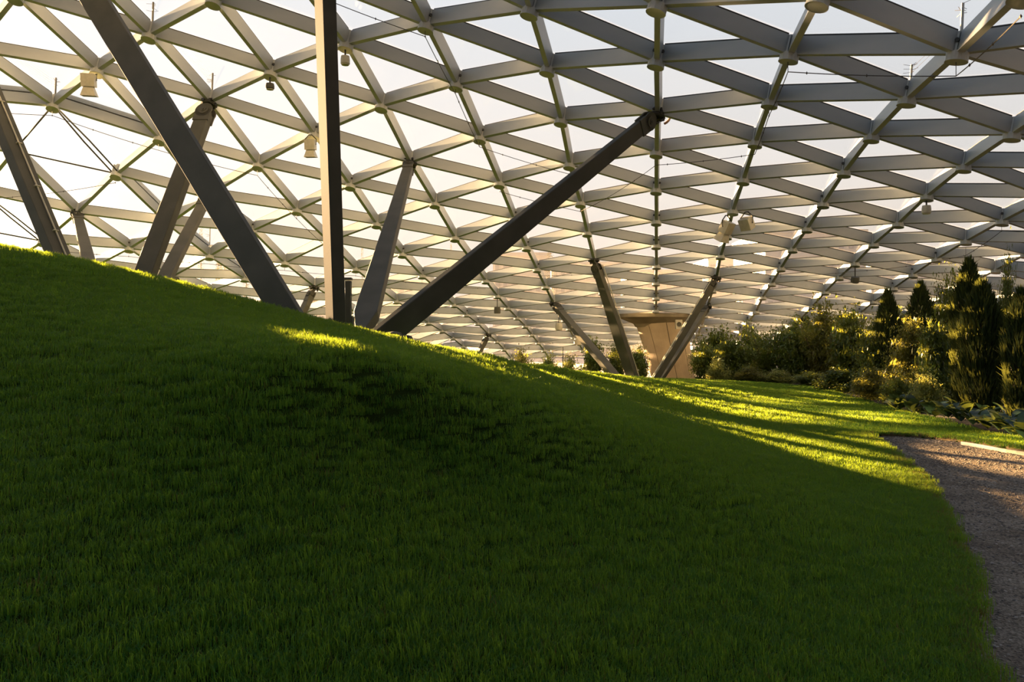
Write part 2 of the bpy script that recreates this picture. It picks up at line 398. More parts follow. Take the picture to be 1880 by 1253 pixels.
rs = np.random.RandomState(7)
def scatter(ylo, yhi, dens, t):
    um = 0.80; sp = dens; xm = um * yhi + 1.5
    X, Y = np.meshgrid(np.arange(-xm, xm, sp), np.arange(ylo, yhi, sp)); X = X.ravel(); Y = Y.ravel()
    X = X + rs.uniform(-.55, .55, len(X)) * sp; Y = Y + rs.uniform(-.55, .55, len(Y)) * sp
    k = np.abs(X) < um * Y + 1.5; X = X[k]; Y = Y[k]
    k = ~inpoly(X, Y, PATH) & ~inpoly(X, Y, BED); X = X[k]; Y = Y[k]
    Z = hgt(X, Y)
    # leave out what lies behind the crest
    u = X / Y; 
    k = np.ones(len(X), bool)
    hid = (Y > 15.5) & (u < -0.02); k &= ~hid
    k &= ~((Y > 14) & (u < -0.25))
    if t == 4: k = (Y > 13.5) & (u < -0.02); t = 2
    return np.c_[X, Y, Z][k], np.full(k.sum(), t)
sets = [scatter(1.0, 6.0, .08, 0), scatter(1.0, 6, .42, 3), scatter(6.0, 10, .095, 0), scatter(10, 16, .12, 1), scatter(16, 35, .18, 2), scatter(13, 34, .30, 4)]
# fringe along the path edge
fr = []
for i in range(len(P2) - 1):
    d = P2[i + 1] - P2[i]; m_ = int(d.length * 48)
    for j in range(m_):
        q = P2[i] + d * rs.rand(); nn = Vector((-d.y, d.x)).normalized() * rs.uniform(.0, .12)
        fr.append((q.x + nn.x, q.y + nn.y))
fr = np.array(fr); fr = fr[fr[:, 1] > 1.0]
sets.append((np.c_[fr, hgt(fr[:, 0], fr[:, 1])], np.where(rs.rand(len(fr)) < .8, 3, 0)))
PT = np.vstack([s[0] for s in sets]); TI = np.concatenate([s[1] for s in sets])
def point_instances(name, PT, TI, objs, scl, tilt=.15):
    me = bpy.data.meshes.new(name); me.vertices.add(len(PT)); me.vertices.foreach_set('co', PT.astype(np.float32).ravel())
    a = me.attributes.new('tidx', 'INT', 'POINT'); a.data.foreach_set('value', TI.astype(np.int32))
    rot = np.c_[rs.uniform(-tilt, tilt, len(PT)), rs.uniform(-tilt, tilt, len(PT)), rs.uniform(0, 6.283, len(PT))].astype(np.float32)
    a = me.attributes.new('rot', 'FLOAT_VECTOR', 'POINT'); a.data.foreach_set('vector', rot.ravel())
    a = me.attributes.new('scl', 'FLOAT', 'POINT'); a.data.foreach_set('value', scl.astype(np.float32))
    o = link(name, me)
    ng = bpy.data.node_groups.new(name, 'GeometryNodeTree')
    ng.interface.new_socket('Geometry', in_out='INPUT', socket_type='NodeSocketGeometry')
    ng.interface.new_socket('Geometry', in_out='OUTPUT', socket_type='NodeSocketGeometry')
    N = ng.nodes.new; L = ng.links.new
    gi = N('NodeGroupInput'); go = N('NodeGroupOutput'); jn = N('GeometryNodeJoinGeometry')
    def attr(nm, ty):
        n = N('GeometryNodeInputNamedAttribute'); n.data_type = ty; n.inputs['Name'].default_value = nm; return n.outputs['Attribute']
    ti = attr('tidx', 'INT'); ro = attr('rot', 'FLOAT_VECTOR'); sc = attr('scl', 'FLOAT')
    for i, ob in enumerate(objs):
        oi = N('GeometryNodeObjectInfo'); oi.inputs['Object'].default_value = ob; oi.inputs['As Instance'].default_value = True
        cmp_ = N('FunctionNodeCompare'); cmp_.data_type = 'INT'; cmp_.operation = 'EQUAL'
        L(ti, cmp_.inputs[2]); cmp_.inputs[3].default_value = i
        ip = N('GeometryNodeInstanceOnPoints'); L(gi.outputs[0], ip.inputs['Points']); L(cmp_.outputs[0], ip.inputs['Selection'])
        L(oi.outputs['Geometry'], ip.inputs['Instance']); L(ro, ip.inputs['Rotation']); L(sc, ip.inputs['Scale'])
        L(ip.outputs[0], jn.inputs[0])
    L(jn.outputs[0], go.inputs[0])
    md = o.modifiers.new('scatter', 'NODES'); md.node_group = ng
    return o
pat = np.sin(PT[:, 0] * 1.9 + 1.3 * np.sin(PT[:, 1] * 1.1)) * np.sin(PT[:, 1] * 1.6 + PT[:, 0] * .7)
grass_o = point_instances('grass', PT, TI, T, 0.9 + .10 * pat + rs.uniform(-.15, .2, len(PT)))
tag(grass_o, 'short green grass blades covering the mown lawn', 'grass', kind='stuff')

# loose grit on the path
def pebble(name, s, mat):
    mb = MB(); bm = bmesh.new(); bmesh.ops.create_icosphere(bm, subdivisions=1, radius=s)
    for v in bm.verts: v.co = Vector((v.co.x * rnd.uniform(.8, 1.5), v.co.y * rnd.uniform(.6, 1.1), v.co.z * rnd.uniform(.35, .7)))
    me = bpy.data.meshes.new(name); bm.to_mesh(me); bm.free(); me.materials.append(mat); return bpy.data.objects.new(name, me)
GR1 = pmat('grit pale', (0.26, 0.22, 0.19), (0.4, 0.35, 0.3), 3, .8); GR2 = pmat('grit dark', (0.07, 0.06, 0.055), (0.13, 0.11, 0.1), 3, .8)
n = 26000; Y = np.sqrt(rs.uniform(9, 15.0 ** 2, n)) ; X = rs.uniform(1.5, 11, n); k = inpoly(X, Y, PATH) & (X / Y < .75); X = X[k]; Y = Y[k]
G = np.c_[X, Y, hgt(X, Y) - .053]
grit = point_instances('gravel_grit', G, rs.randint(0, 2, len(G)), [pebble('grit_a', .011, GR1), pebble('grit_b', .013, GR2)], rs.uniform(.5, 1.4, len(G)))
tag(grit, 'small loose stones scattered over the gravel path', 'gravel', kind='stuff')

# ------------------------------------------------------------------ glass gridshell roof
# lattice nodes (rib, step, x, y, z in cm): where each joint of the shell stands
LAT = {}
for _t in """-12,2,-2060,3680,141 -12,3,-2020,3931,64 -12,4,-1980,4183,-18 -11,-3,-2077,2280,657 -11,-2,-2032,2527,552 -11,-1,-1988,2774,455 -11,0,-1944,3023,367 -11,1,-1901,3272,287 -11,2,-1859,3521,211 -11,3,-1817,3772,136 -11,4,-1777,4025,63 -11,5,-1738,4278,-9 -10,-3,-1881,2125,737 -10,-2,-1836,2372,631 -10,-1,-1791,2619,530 -10,0,-1746,2866,439 -10,1,-1703,3115,358 -10,2,-1659,3364,283 -10,3,-1617,3615,209 -10,4,-1576,3866,136 -10,5,-1536,4119,68 -10,6,-1497,4375,8 -9,-3,-1686,1970,810 -9,-2,-1640,2216,707 -9,-1,-1595,2463,605 -9,0,-1548,2709,485 -9,1,-1505,2958,425 -9,2,-1461,3208,350 -9,3,-1418,3458,279 -9,4,-1376,3709,208 -9,5,-1336,3962,142 -9,6,-1297,4219,92 -9,7,-1257,4475,43 -9,8,-1215,4728,-19 -8,-3,-1491,1815,874 -8,-2,-1445,2061,776 -8,-1,-1402,2309,691 -8,0,-1353,2554,557 -8,1,-1305,2800,474 -8,2,-1262,3049,397 -8,3,-1217,3300,357 -8,4,-1178,3552,274 -8,5,-1137,3805,212 -8,6,-1097,4062,164 -8,7,-1057,4318,121 -8,8,-1015,4572,68 -8,9,-974,4825,9 -8,10,-933,5078,-56 -7,-4,-1342,1413,1002 -7,-3,-1296,1659,921 -7,-2,-1250,1905,834 -7,-1,-1204,2154,776 -7,0,-1157,2399,646 -7,1,-1108,2646,534 -7,2,-1065,2892,457 -7,3,-1022,3141,397 -7,4,-980,3392,335 -7,5,-938,3648,275 -7,6,-898,3904,227 -7,7,-857,4160,184 -7,8,-815,4414,136 -7,9,-773,4667,83 -7,10,-732,4920,25 -7,11,-691,5173,-37 -6,-4,-1145,1254,1025 -6,-3,-1099,1501,952 -6,-2,-1061,1756,895 -6,-1,-1010,1997,816 -6,0,-963,2241,710 -6,1,-925,2485,594 -6,2,-864,2735,526 -6,3,-825,2984,442 -6,4,-778,3237,373 -6,5,-740,3490,330 -6,6,-699,3745,282 -6,7,-658,4000,238 -6,8,-616,4255,193 -6,9,-573,4508,145 -6,10,-531,4761,93 -6,11,-490,5014,36 -6,12,-449,5267,-25 -5,-4,-947,1093,1033 -5,-3,-901,1341,968 -5,-2,-856,1589,898 -5,-1,-813,1838,842 -5,0,-768,2081,764 -5,1,-721,2329,657 -5,2,-675,2576,568 -5,3,-630,2828,501 -5,4,-585,3078,428 -5,5,-543,3332,376 -5,6,-504,3587,333 -5,7,-458,3843,292 -5,8,-418,4098,250 -5,9,-372,4353,213 -5,10,-332,4606,175 -5,11,-290,4859,127 -5,12,-248,5107,42 -4,-4,-748,931,1020 -4,-3,-702,1179,965 -4,-2,-656,1428,905 -4,-1,-611,1679,854 -4,0,-566,1924,786 -4,1,-523,2171,704 -4,2,-477,2419,617 -4,3,-440,2667,538 -4,4,-390,2919,467 -4,5,-347,3172,411 -4,6,-300,3427,364 -4,7,-260,3681,320 -4,8,-219,3935,285 -4,9,-176,4189,249 -4,10,-129,4443,196 -4,11,-87,4696,156 -4,12,-48,4948,109 -4,13,-5,5199,47 -3,-4,-550,767,981 -3,-3,-503,1016,937 -3,-2,-458,1265,889 -3,-1,-412,1514,838 -3,0,-358,1766,795 -3,1,-321,2012,734 -3,2,-282,2261,650 -3,3,-236,2510,578 -3,4,-192,2761,505 -3,5,-146,3012,452 -3,6,-105,3266,398 -3,7,-63,3520,352 -3,8,-20,3773,311 -3,9,24,4027,273 -3,10,68,4280,238 -3,11,108,4533,194 -3,12,152,4785,149 -3,13,197,5037,102 -3,14,235,5290,53 -2,-4,-356,605,935 -2,-3,-308,853,889 -2,-2,-261,1102,852 -2,-1,-216,1351,813 -2,0,-169,1601,773 -2,1,-127,1850,736 -2,2,-83,2101,678 -2,3,-37,2352,610 -2,4,5,2602,546 -2,5,50,2854,483 -2,6,94,3106,430 -2,7,136,3359,381 -2,8,181,3612,328 -2,9,220,3865,298 -2,10,262,4118,263 -2,11,304,4370,224 -2,12,346,4621,179 -2,13,397,4872,143 -2,14,440,5129,101 -1,-4,-165,444,895 -1,-3,-116,692,840 -1,-2,-68,940,805 -1,-1,-21,1189,774 -1,0,29,1437,736 -1,1,71,1688,717 -1,2,114,1939,679 -1,3,152,2191,629 -1,4,203,2443,569 -1,5,246,2694,513 -1,6,293,2946,452 -1,7,337,3198,413 -1,8,379,3451,363 -1,9,424,3704,322 -1,10,472,3955,279 -1,11,514,4206,241 -1,12,561,4456,202 -1,13,608,4705,165 -1,14,653,4955,122 0,-4,25,283,862 0,-3,74,531,796 0,-2,123,779,758 0,-1,171,1028,729 0,0,223,1277,679 0,1,266,1527,677 0,2,312,1779,651 0,3,355,2029,624 0,4,399,2281,578 0,5,444,2534,527 0,6,488,2785,482 0,7,534,3038,436 0,8,576,3290,391 0,9,621,3543,345 0,10,664,3796,299 0,11,710,4049,265 0,12,753,4303,227 0,13,797,4556,192 0,14,841,4809,161 1,-3,264,370,755 1,-2,313,618,713 1,-1,362,867,683 1,0,413,1116,623 1,1,458,1365,633 1,2,505,1616,629 1,3,551,1867,610 1,4,595,2119,574 1,5,636,2372,534 1,6,685,2624,494 1,7,729,2876,456 1,8,778,3129,402 1,9,825,3381,367 1,10,865,3635,315 1,11,911,3888,279 1,12,956,4144,239 1,13,996,4402,202 1,14,1037,4661,168 1,15,1082,4907,149 2,-1,553,706,637 2,0,592,957,564 2,1,650,1204,578 2,2,697,1455,586 2,3,744,1705,583 2,4,789,1957,561 2,5,835,2209,528 2,6,882,2461,495 2,7,926,2715,462 2,8,970,2968,421 2,9,1017,3220,384 2,10,1058,3474,344 2,11,1106,3727,292 2,12,1147,3983,252 2,13,1185,4240,212 2,14,1224,4496,171 2,15,1277,4750,165 3,1,843,1042,557 3,2,891,1292,553 3,3,936,1543,546 3,4,984,1794,539 3,5,1031,2046,519 3,6,1078,2298,487 3,7,1122,2552,460 3,8,1170,2805,424 3,9,1216,3057,396 3,10,1261,3311,356 3,11,1302,3565,309 3,12,1345,3819,265 3,13,1390,4075,241 3,14,1431,4332,209 3,15,1473,4589,181 4,3,1132,1380,508 4,4,1179,1632,500 4,5,1226,1884,487 4,6,1271,2135,470 4,7,1318,2389,449 4,8,1364,2643,423 4,9,1412,2896,393 4,10,1460,3148,361 4,11,1497,3404,322 4,12,1549,3654,283 4,13,1589,3912,256 4,14,1631,4168,224 4,15,1672,4426,195 5,5,1420,1720,452 5,6,1467,1973,440 5,7,1513,2227,423 5,8,1552,2485,421 5,9,1607,2734,395 5,10,1655,2986,361 5,11,1703,3239,331 5,12,1744,3494,298 5,13,1788,3748,267 5,14,1831,4004,237 5,15,1872,4261,209 6,7,1707,2063,392 6,8,1754,2317,378 6,9,1801,2571,361 6,10,1849,2824,341 6,11,1895,3081,336 6,12,1941,3332,298 6,13,1986,3586,272 6,14,2030,3840,245 6,15,2073,4096,221 7,9,1996,2407,331 7,10,2044,2661,316 7,11,2092,2915,301 7,12,2138,3169,285 7,13,2184,3423,268 7,14,2228,3678,247 7,15,2273,3932,225 8,10,2239,2497,280 8,11,2287,2751,270 8,12,2334,3006,260 8,13,2380,3260,251 8,14,2425,3515,238 8,15,2470,3769,220""".split():
    _a, _k, _x, _y, _z = map(int, _t.split(','))
    LAT[(_a, _k)] = Vector((_x / 100, _y / 100, _z / 100))

for _k in [k for k in LAT if k[0] <= -10 and k[1] >= 1]: del LAT[_k]   # unseen part behind the lawn crest, cut away to let sunlight reach the lawn
HB, WB, DB = 0.30, 0.10, 0.115           # beam height, width, beam soffit above the disc
DIRS = [(0, 1), (1, 0), (1, 1)]
RING = [(0, 1), (1, 1), (1, 0), (0, -1), (-1, -1), (-1, 0)]
NRM = {}
for k, p in LAT.items():
    s = Vector()
    for i in range(6):
        a = (k[0] + RING[i][0], k[1] + RING[i][1]); b = (k[0] + RING[(i + 1) % 6][0], k[1] + RING[(i + 1) % 6][1])
        if a in LAT and b in LAT:
            c = (LAT[a] - p).cross(LAT[b] - p)
            s += c if c.z > 0 else -c
    NRM[k] = s.normalized() if s.length > 0 else Vector((0, 0, 1))
STRUT_NODES = {(0, 2), (-3, 2), (-5, 0), (-8, 0), (-6, 1), (-1, 6), (-2, 8), (1, 8), (1, 10), (-6, 4), (-8, 2), (3, 12), (-4, 10), (-5, -2), (-2, -2), (-7, -2), (-6, 8)}
RODS = {((-8, -1), (-7, -1)), ((-7, -1), (-7, 0)), ((-8, -1), (-7, 0)), ((-9, -1), (-9, 0)), ((-10, -1), (-9, 0))}
KERB = {((-8, -2), (-7, -1)), ((-7, -1), (-6, 0)), ((-7, 0), (-7, 1)), ((-7, 1), (-7, 2)), ((-7, 2), (-7, 3))}

def px_of(p):
    if p.y < .5: return None
    return 940 + p.x / p.y * F, 626.5 - (p.z - EYE) / p.y * F
def in_view(ps, m=60):
    q = [px_of(p) for p in ps]
    if any(v is None for v in q): return False
    return min(v[0] for v in q) < 1880 + m and max(v[0] for v in q) > -m and min(v[1] for v in q) < 760 and max(v[1] for v in q) > -m
def area_px(ps):
    q = [px_of(p) for p in ps]
    if any(v is None for v in q): return 0
    if not in_view(ps): return 0
    return 1.0 / (sum(p.length for p in ps) / len(ps))

roof = empty('gridshell_roof')
tag(roof, 'pale steel triangular gridshell roof with glass panes over the lawn', 'roof', kind='structure')

# shared piece meshes
mb = MB(); mb.box((0, 0, 0), (1, WB, HB), 0); mb.box((0, 0, HB / 2 + .018), (1, .05, .036), 1)
BEAM = mb.mesh('beam', [STEEL, DARK])
def node_mesh(variant):
    mb = MB()
    # bottom disc (bowl), neck, core and the vertical end plates
    if variant != 's':
        mb.lathe([(.0, .004), (.152, .004), (.153, 0), (.160, 0), (.162, .006), (.158, .02), (.156, DB + .02), (.0, DB + .02)], 20, 0)
    mb.lathe([(.0, .09), (.085, .09), (.085, DB + HB + .02), (0, DB + HB + .02)], 12, 0)
    for i in range(3):
        a = math.radians(i * 60 + 30)
        for sg in (0, math.pi):
            c, s = math.cos(a + sg), math.sin(a + sg)
            mb.box((c * .115, s * .115, DB + HB / 2 - .02), (.06, .03 if variant != 's' else .11, HB + .03), 0, Matrix.Rotation(a + sg, 3, 'Z'))
    if variant == 'b':
        for i in range(6):
            a = math.radians(i * 60 + 30); c, s = math.cos(a), math.sin(a)
            M = Matrix.Rotation(a, 3, 'Z') @ Matrix.Rotation(math.pi / 2, 3, 'Y')
            mb.lathe([(0, 0), (.032, 0), (.032, .025), (0, .025)], 8, 1, M, (c * .143, s * .143, DB + HB * .55))
    if variant == 's':
        mb.lathe([(0, .02), (.17, .02), (.2, .05), (.17, DB - .005), (0, DB - .005)], 8, 1)
    return mb.mesh('roof_node', [NODE, DARK])
NM = {v: node_mesh(v) for v in 'abs'}

def frame(x, n):
    x = x.normalized(); y = n.cross(x).normalized(); z = x.cross(y).normalized()
    return Matrix((x, y, z)).transposed()

xdir = {}
for k, p in LAT.items():
    n = NRM[k]
    b = (k[0] + 1, k[1]); b2 = (k[0] - 1, k[1])
    d = (LAT[b] - p) if b in LAT else ((p - LAT[b2]) if b2 in LAT else Vector((1, 0, 0)))
    M = frame(d - n * d.dot(n), n).to_4x4(); M.translation = p
    xdir[k] = M
vis = sorted([k for k in LAT], key=lambda k: -area_px([LAT[k]]))
for i, k in enumerate(vis):
    v = 's' if k in STRUT_NODES else ('b' if (k[1] + k[0]) % 2 == 0 and (k[1]) % 2 == 0 or (k[1] % 4 == 1 and k[0] % 2 == 0) else 'a')
    o = link('roof_node', NM[v], roof); o.matrix_basis = xdir[k]

edges = []
for k in LAT:
    for d in DIRS:
        e = (k, (k[0] + d[0], k[1] + d[1]))
        if e[1] in LAT: edges.append(e)
def beam_matrix(e):
    a, b = LAT[e[0]], LAT[e[1]]; n = (NRM[e[0]] + NRM[e[1]]).normalized()
    d = b - a; ln = d.length - .22
    M = frame(d, n).to_4x4(); z = M.col[2].to_3d()
    M.translation = (a + b) / 2 + z * (DB + HB / 2)
    return M @ Matrix.Diagonal((ln, 1, 1, 1))
beams = [e for e in edges if e not in RODS]
beams.sort(key=lambda e: -area_px([LAT[e[0]], LAT[e[1]]]))
rest = MB()
for i, e in enumerate(beams):
    M = beam_matrix(e)
    if i < 300:
        o = link('beam', BEAM, roof); o.matrix_basis = M
    else:
        for mi, (c, dd) in enumerate((((0, 0, 0), (1, WB, HB)), ((0, 0, HB / 2 + .018), (1, .05, .036)))):
            t = MB(); t.box(c, dd); rest.add([M @ Vector(v) for v in t.v], t.f, mi)
o = rest.build('beam_mass', [STEEL, DARK], roof); o['kind'] = 'stuff'

for e in KERB:
    if e[0] in LAT and e[1] in LAT:
        M = beam_matrix(e) @ Matrix.Translation((0, 0, HB / 2 + .11))
        t = MB(); t.box((0, 0, 0), (1, .09, .13)); 
        o = t.build('opening_kerb', STEEL, roof); o.matrix_basis = M
for e in RODS:
    if e[0] in LAT and e[1] in LAT:
        a, b = LAT[e[0]] + NRM[e[0]] * (DB + .04), LAT[e[1]] + NRM[e[1]] * (DB + .04); d = (b - a).normalized()
        s_ = d.cross(NRM[e[0]]).normalized() * .09
        offs = [s_, -s_] if e[0][0] == e[1][0] else [Vector()]
        for q in offs:
            t = MB(); t.tube([a + d * .15 + q * .3, a.lerp(b, .5) + q, b - d * .12 + q], .022, 8); t.build('tie_rod', STRUT, roof, smooth=True)

tris = []
for k in LAT:
    for a, b in (((0, 1), (1, 1)), ((1, 1), (1, 0))):
        t = (k, (k[0] + a[0], k[1] + a[1]), (k[0] + b[0], k[1] + b[1]))
        if all(q in LAT for q in t): tris.append(t)
OPEN = {frozenset(((-8, -1), (-7, -1), (-7, 0)))}
tris = [t for t in tris if frozenset(t) not in OPEN]
tris.sort(key=lambda t: -area_px([LAT[q] for q in t]))
def pane_geo(t):
    ps = [LAT[q] + NRM[q] * (DB + HB + .045) for q in t]; c = (ps[0] + ps[1] + ps[2]) / 3
    n = (ps[1] - ps[0]).cross(ps[2] - ps[0]).normalized(); n = n if n.z > 0 else -n
    ps = [c + (p - c) * .985 for p in ps]
    return [p for p in ps] + [p + n * .02 for p in ps], [(0, 1, 2), (5, 4, 3), (0, 3, 4, 1), (1, 4, 5, 2), (2, 5, 3, 0)]
rest = MB()
for i, t in enumerate(tris):
    v, f = pane_geo(t)
    if i < 300:
        c = sum(v, Vector()) / 6
        link('glass_pane', mesh('glass_pane', [p - c for p in v], f, GLASS), roof, c)
    else: rest.add(v, f)
o = rest.build('glass_pane_mass', GLASS, roof); o['kind'] = 'stuff'

# ------------------------------------------------------------------ inclined supports
def ortho(d, facing):
    y = d.cross(facing).normalized()      # width axis
    z = y.cross(d).normalized()           # depth axis (towards the viewer side)
    return y, z
def strut_part(parent, p0, p1, prof, depth, rot=0.0, pinned=True, conduit=0, lit='strut', face=None):
    """box strut from base p0 to joint p1; prof = [(t, width)...]; pinned head with round cheek plates"""
    p0 = Vector(p0); p1 = Vector(p1); d = (p1 - p0).normalized(); L = (p1 - p0).length
    face = Vector(face) if face else Vector((-(p0.x + p1.x) / 2, -(p0.y + p1.y) / 2, 0)).normalized()
    y, z = ortho(d, face)
    if rot: 
        R = Quaternion(d, rot); y = R @ y; z = R @ z
    rings = []
    head = .75 if pinned else 0
    for t, w_ in prof:
        c = p0 + d * (t * (L - head * .55))
        b = .012
        dp = depth
        rings.append([c + y * sx * (w_ / 2 - bx) + z * sz * (dp / 2 - bz) for sx, sz, bx, bz in ((-1, -1, b, 0), (1, -1, b, 0), (1, -1, 0, b), (1, 1, 0, b), (1, 1, b, 0), (-1, 1, b, 0), (-1, 1, 0, b), (-1, -1, 0, b))])
    mb = MB(); mb.loft(rings); s = mb.build(lit, STRUT, parent)
    wt = prof[-1][1]
    if pinned:
        pc = p1 - d * .34
        Mz = Matrix((y, d, z)).transposed()
        for sg in (-1, 1):
            mb = MB(); c = pc + z * sg * (depth / 2 - .005)
            mb.lathe([(0, -.02), (wt * .62, -.02), (wt * .62, .02), (0, .02)], 20, 0, Mz, c)
            mb.box(pc - d * .16 + z * sg * (depth / 2 - .005), (wt * 1.15, .34, .04), 0, Mz)
            mb.build('cheek_plate', STRUT, s)
        mb = MB()
        for rr, zz in ((wt * .38, .03), (wt * .2, .045), (wt * .09, .06)):
            mb.lathe([(0, -depth / 2 - zz), (rr, -depth / 2 - zz), (rr, depth / 2 + zz), (0, depth / 2 + zz)], 16, 0, Mz, pc)
        mb.build('pin', STRUT, s)
        mb = MB(); Mn = Matrix((y, d, z)).transposed()
        mb.box(p1 - d * .14, (wt * .55, .34, depth * .6), 0, Mn); mb.box(p1 + d * .0, (.3, .05, .3), 0, Mn)
        for k_ in range(6): mb.box(p1 - d * (.05 + .02 * (k_ % 2)) + y * (.17 * math.cos(k_)) + z * (.17 * math.sin(k_ * 1.0)), (.05, .09, .05), 0, Mn)
        tag(mb.build('head_plate', DARK, s), kind='stuff')
    if conduit:
        mb = MB(); off = z * (depth / 2 + .03) + y * conduit
        mb.tube([p0 + off + d * (L * t) for t in (0, .3, .6, .95)], .018, 6)
        mb.build('conduit', LAMP, s)
        mb = MB(); Mn = Matrix((y, d, z)).transposed()
        for q in range(1, int(L / 1.2)): mb.box(p0 + off + d * (q * 1.2), (.13, .02, .05), 0, Mn)
        tag(mb.build('conduit_clips', LAMP, s), kind='stuff')
    return s
def head(k): return LAT[k] + NRM[k] * (DB - .01)

B1 = at(620, 694, 13.0)
c1 = empty('strut_cluster', B1)
tag(c1, 'near cluster of dark steel struts around a square column behind the lawn crest', 'support')
def loc(p): return Vector(p) - B1
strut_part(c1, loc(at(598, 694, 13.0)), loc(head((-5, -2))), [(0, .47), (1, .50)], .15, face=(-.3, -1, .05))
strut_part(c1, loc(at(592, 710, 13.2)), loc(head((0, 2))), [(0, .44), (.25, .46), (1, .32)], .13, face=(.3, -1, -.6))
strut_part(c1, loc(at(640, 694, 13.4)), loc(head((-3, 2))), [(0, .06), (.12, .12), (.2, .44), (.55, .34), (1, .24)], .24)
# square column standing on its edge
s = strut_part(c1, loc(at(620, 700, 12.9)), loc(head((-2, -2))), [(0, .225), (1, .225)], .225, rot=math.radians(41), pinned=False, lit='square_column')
mb = MB()
q = loc(at(642, 610, 13.3))
mb.box(q + Vector((-.02, 0, .35)), (.085, .12, .95)); mb.box(q + Vector((-.03, 0, .86)), (.13, .14, .035)); mb.box(q + Vector((0, 0, .0)), (.13, .16, .5))
mb.build('service_post', STRUT, c1)
for dx_, s_ in ((-.30, .1), (.16, .16), (.3, .12), (.75, .2), (.95, .13)):
    mb = MB(); mb.lathe([(0, 0), (s_, 0), (s_ * .6, s_ * .7), (0, s_ * .8)], 7, 0, None, loc(at(635, 618, 12.9)) + Vector((dx_, 0, -.08)))
    mb.build('base_boot', DARK, c1)

B2 = at(206, 690, 17.2); c2 = empty('strut_cluster', B2)
tag(c2, 'left cluster of four steel struts rising behind the highest lawn crest', 'support')
def loc2(p): return Vector(p) - B2
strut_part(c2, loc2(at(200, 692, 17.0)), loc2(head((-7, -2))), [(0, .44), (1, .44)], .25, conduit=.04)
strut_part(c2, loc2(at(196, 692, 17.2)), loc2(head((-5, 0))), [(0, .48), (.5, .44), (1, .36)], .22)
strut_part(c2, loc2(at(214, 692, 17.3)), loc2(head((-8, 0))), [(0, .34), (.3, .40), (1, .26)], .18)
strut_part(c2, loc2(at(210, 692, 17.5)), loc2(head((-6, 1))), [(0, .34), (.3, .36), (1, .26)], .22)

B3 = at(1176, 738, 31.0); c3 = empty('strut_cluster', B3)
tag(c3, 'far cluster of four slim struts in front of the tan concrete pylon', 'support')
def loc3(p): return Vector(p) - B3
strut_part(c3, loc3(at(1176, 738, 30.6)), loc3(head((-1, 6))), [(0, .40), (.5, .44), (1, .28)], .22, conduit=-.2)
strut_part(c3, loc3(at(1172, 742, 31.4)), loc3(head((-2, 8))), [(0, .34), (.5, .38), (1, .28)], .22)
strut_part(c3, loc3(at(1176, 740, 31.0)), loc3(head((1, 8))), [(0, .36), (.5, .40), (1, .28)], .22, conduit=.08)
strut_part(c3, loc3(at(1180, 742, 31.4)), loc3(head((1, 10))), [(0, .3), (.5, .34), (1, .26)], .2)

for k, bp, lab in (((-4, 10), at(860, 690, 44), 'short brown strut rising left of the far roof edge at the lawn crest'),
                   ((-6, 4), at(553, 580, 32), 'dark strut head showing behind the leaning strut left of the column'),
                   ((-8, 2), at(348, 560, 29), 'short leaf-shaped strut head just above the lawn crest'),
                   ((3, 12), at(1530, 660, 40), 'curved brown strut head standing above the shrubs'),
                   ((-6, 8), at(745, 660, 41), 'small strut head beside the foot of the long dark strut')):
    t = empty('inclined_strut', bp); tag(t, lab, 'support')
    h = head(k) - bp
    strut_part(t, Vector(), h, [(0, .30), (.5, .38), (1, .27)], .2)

# ------------------------------------------------------------------ concrete pylon
Bp = at(1238, 704, 39.5); pyl = empty('concrete_pylon', Bp)
tag(pyl, 'tan concrete pylon leaning under the far roof, clad in tall curved panels', 'pylon')
def pyl_ring(t):   # t 0 bottom .. 1 top ; centre px / half width px
    cx = 1238 + (1213.5 - 1238) * t; hw = 40 + 9 * t * t; y = 704 + (588 - 704) * t
    c = at(cx, y, 39.5); return c - Bp, hw / F * 39.5
NP = 9
for i in range(NP):
    a0, a1 = 2 * math.pi * i / NP + .55, 2 * math.pi * (i + 1) / NP + .55
    mb = MB(); n = 6; m = 10; gap = .012
    def pt(t, a, off):
        c, r = pyl_ring(t); return c + Vector((math.cos(a) * (r + off), math.sin(a) * (r * .8 + off), 0))
    V = []
    for off in (0, -.09):
        for j in range(m + 1):
            for q in range(n + 1):
                V.append(pt(j / m, a0 + gap + (a1 - a0 - 2 * gap) * q / n, off))
    f = []; S = (m + 1) * (n + 1)
    for j in range(m):
        for q in range(n):
            a = j * (n + 1) + q; f.append((a, a + 1, a + n + 2, a + n + 1)); f.append((S + a, S + a + n + 1, S + a + n + 2, S + a + 1))
        for q in (0, n):
            a = j * (n + 1) + q; f.append((a, a + n + 1, S + a + n + 1, S + a))
    mb.add(V, f); mb.build('concrete_panel', CONC, pyl, smooth=False)
mb = MB(); rings = []
for t in (0, .5, 1.0):
    c, r = pyl_ring(t); rings.append([c + Vector((math.cos(a) * (r - .05), math.sin(a) * (r * .8 - .05), 0)) for a in [2 * math.pi * j / 36 for j in range(36)]])
mb.loft(rings); mb.build('core', DARK, pyl)
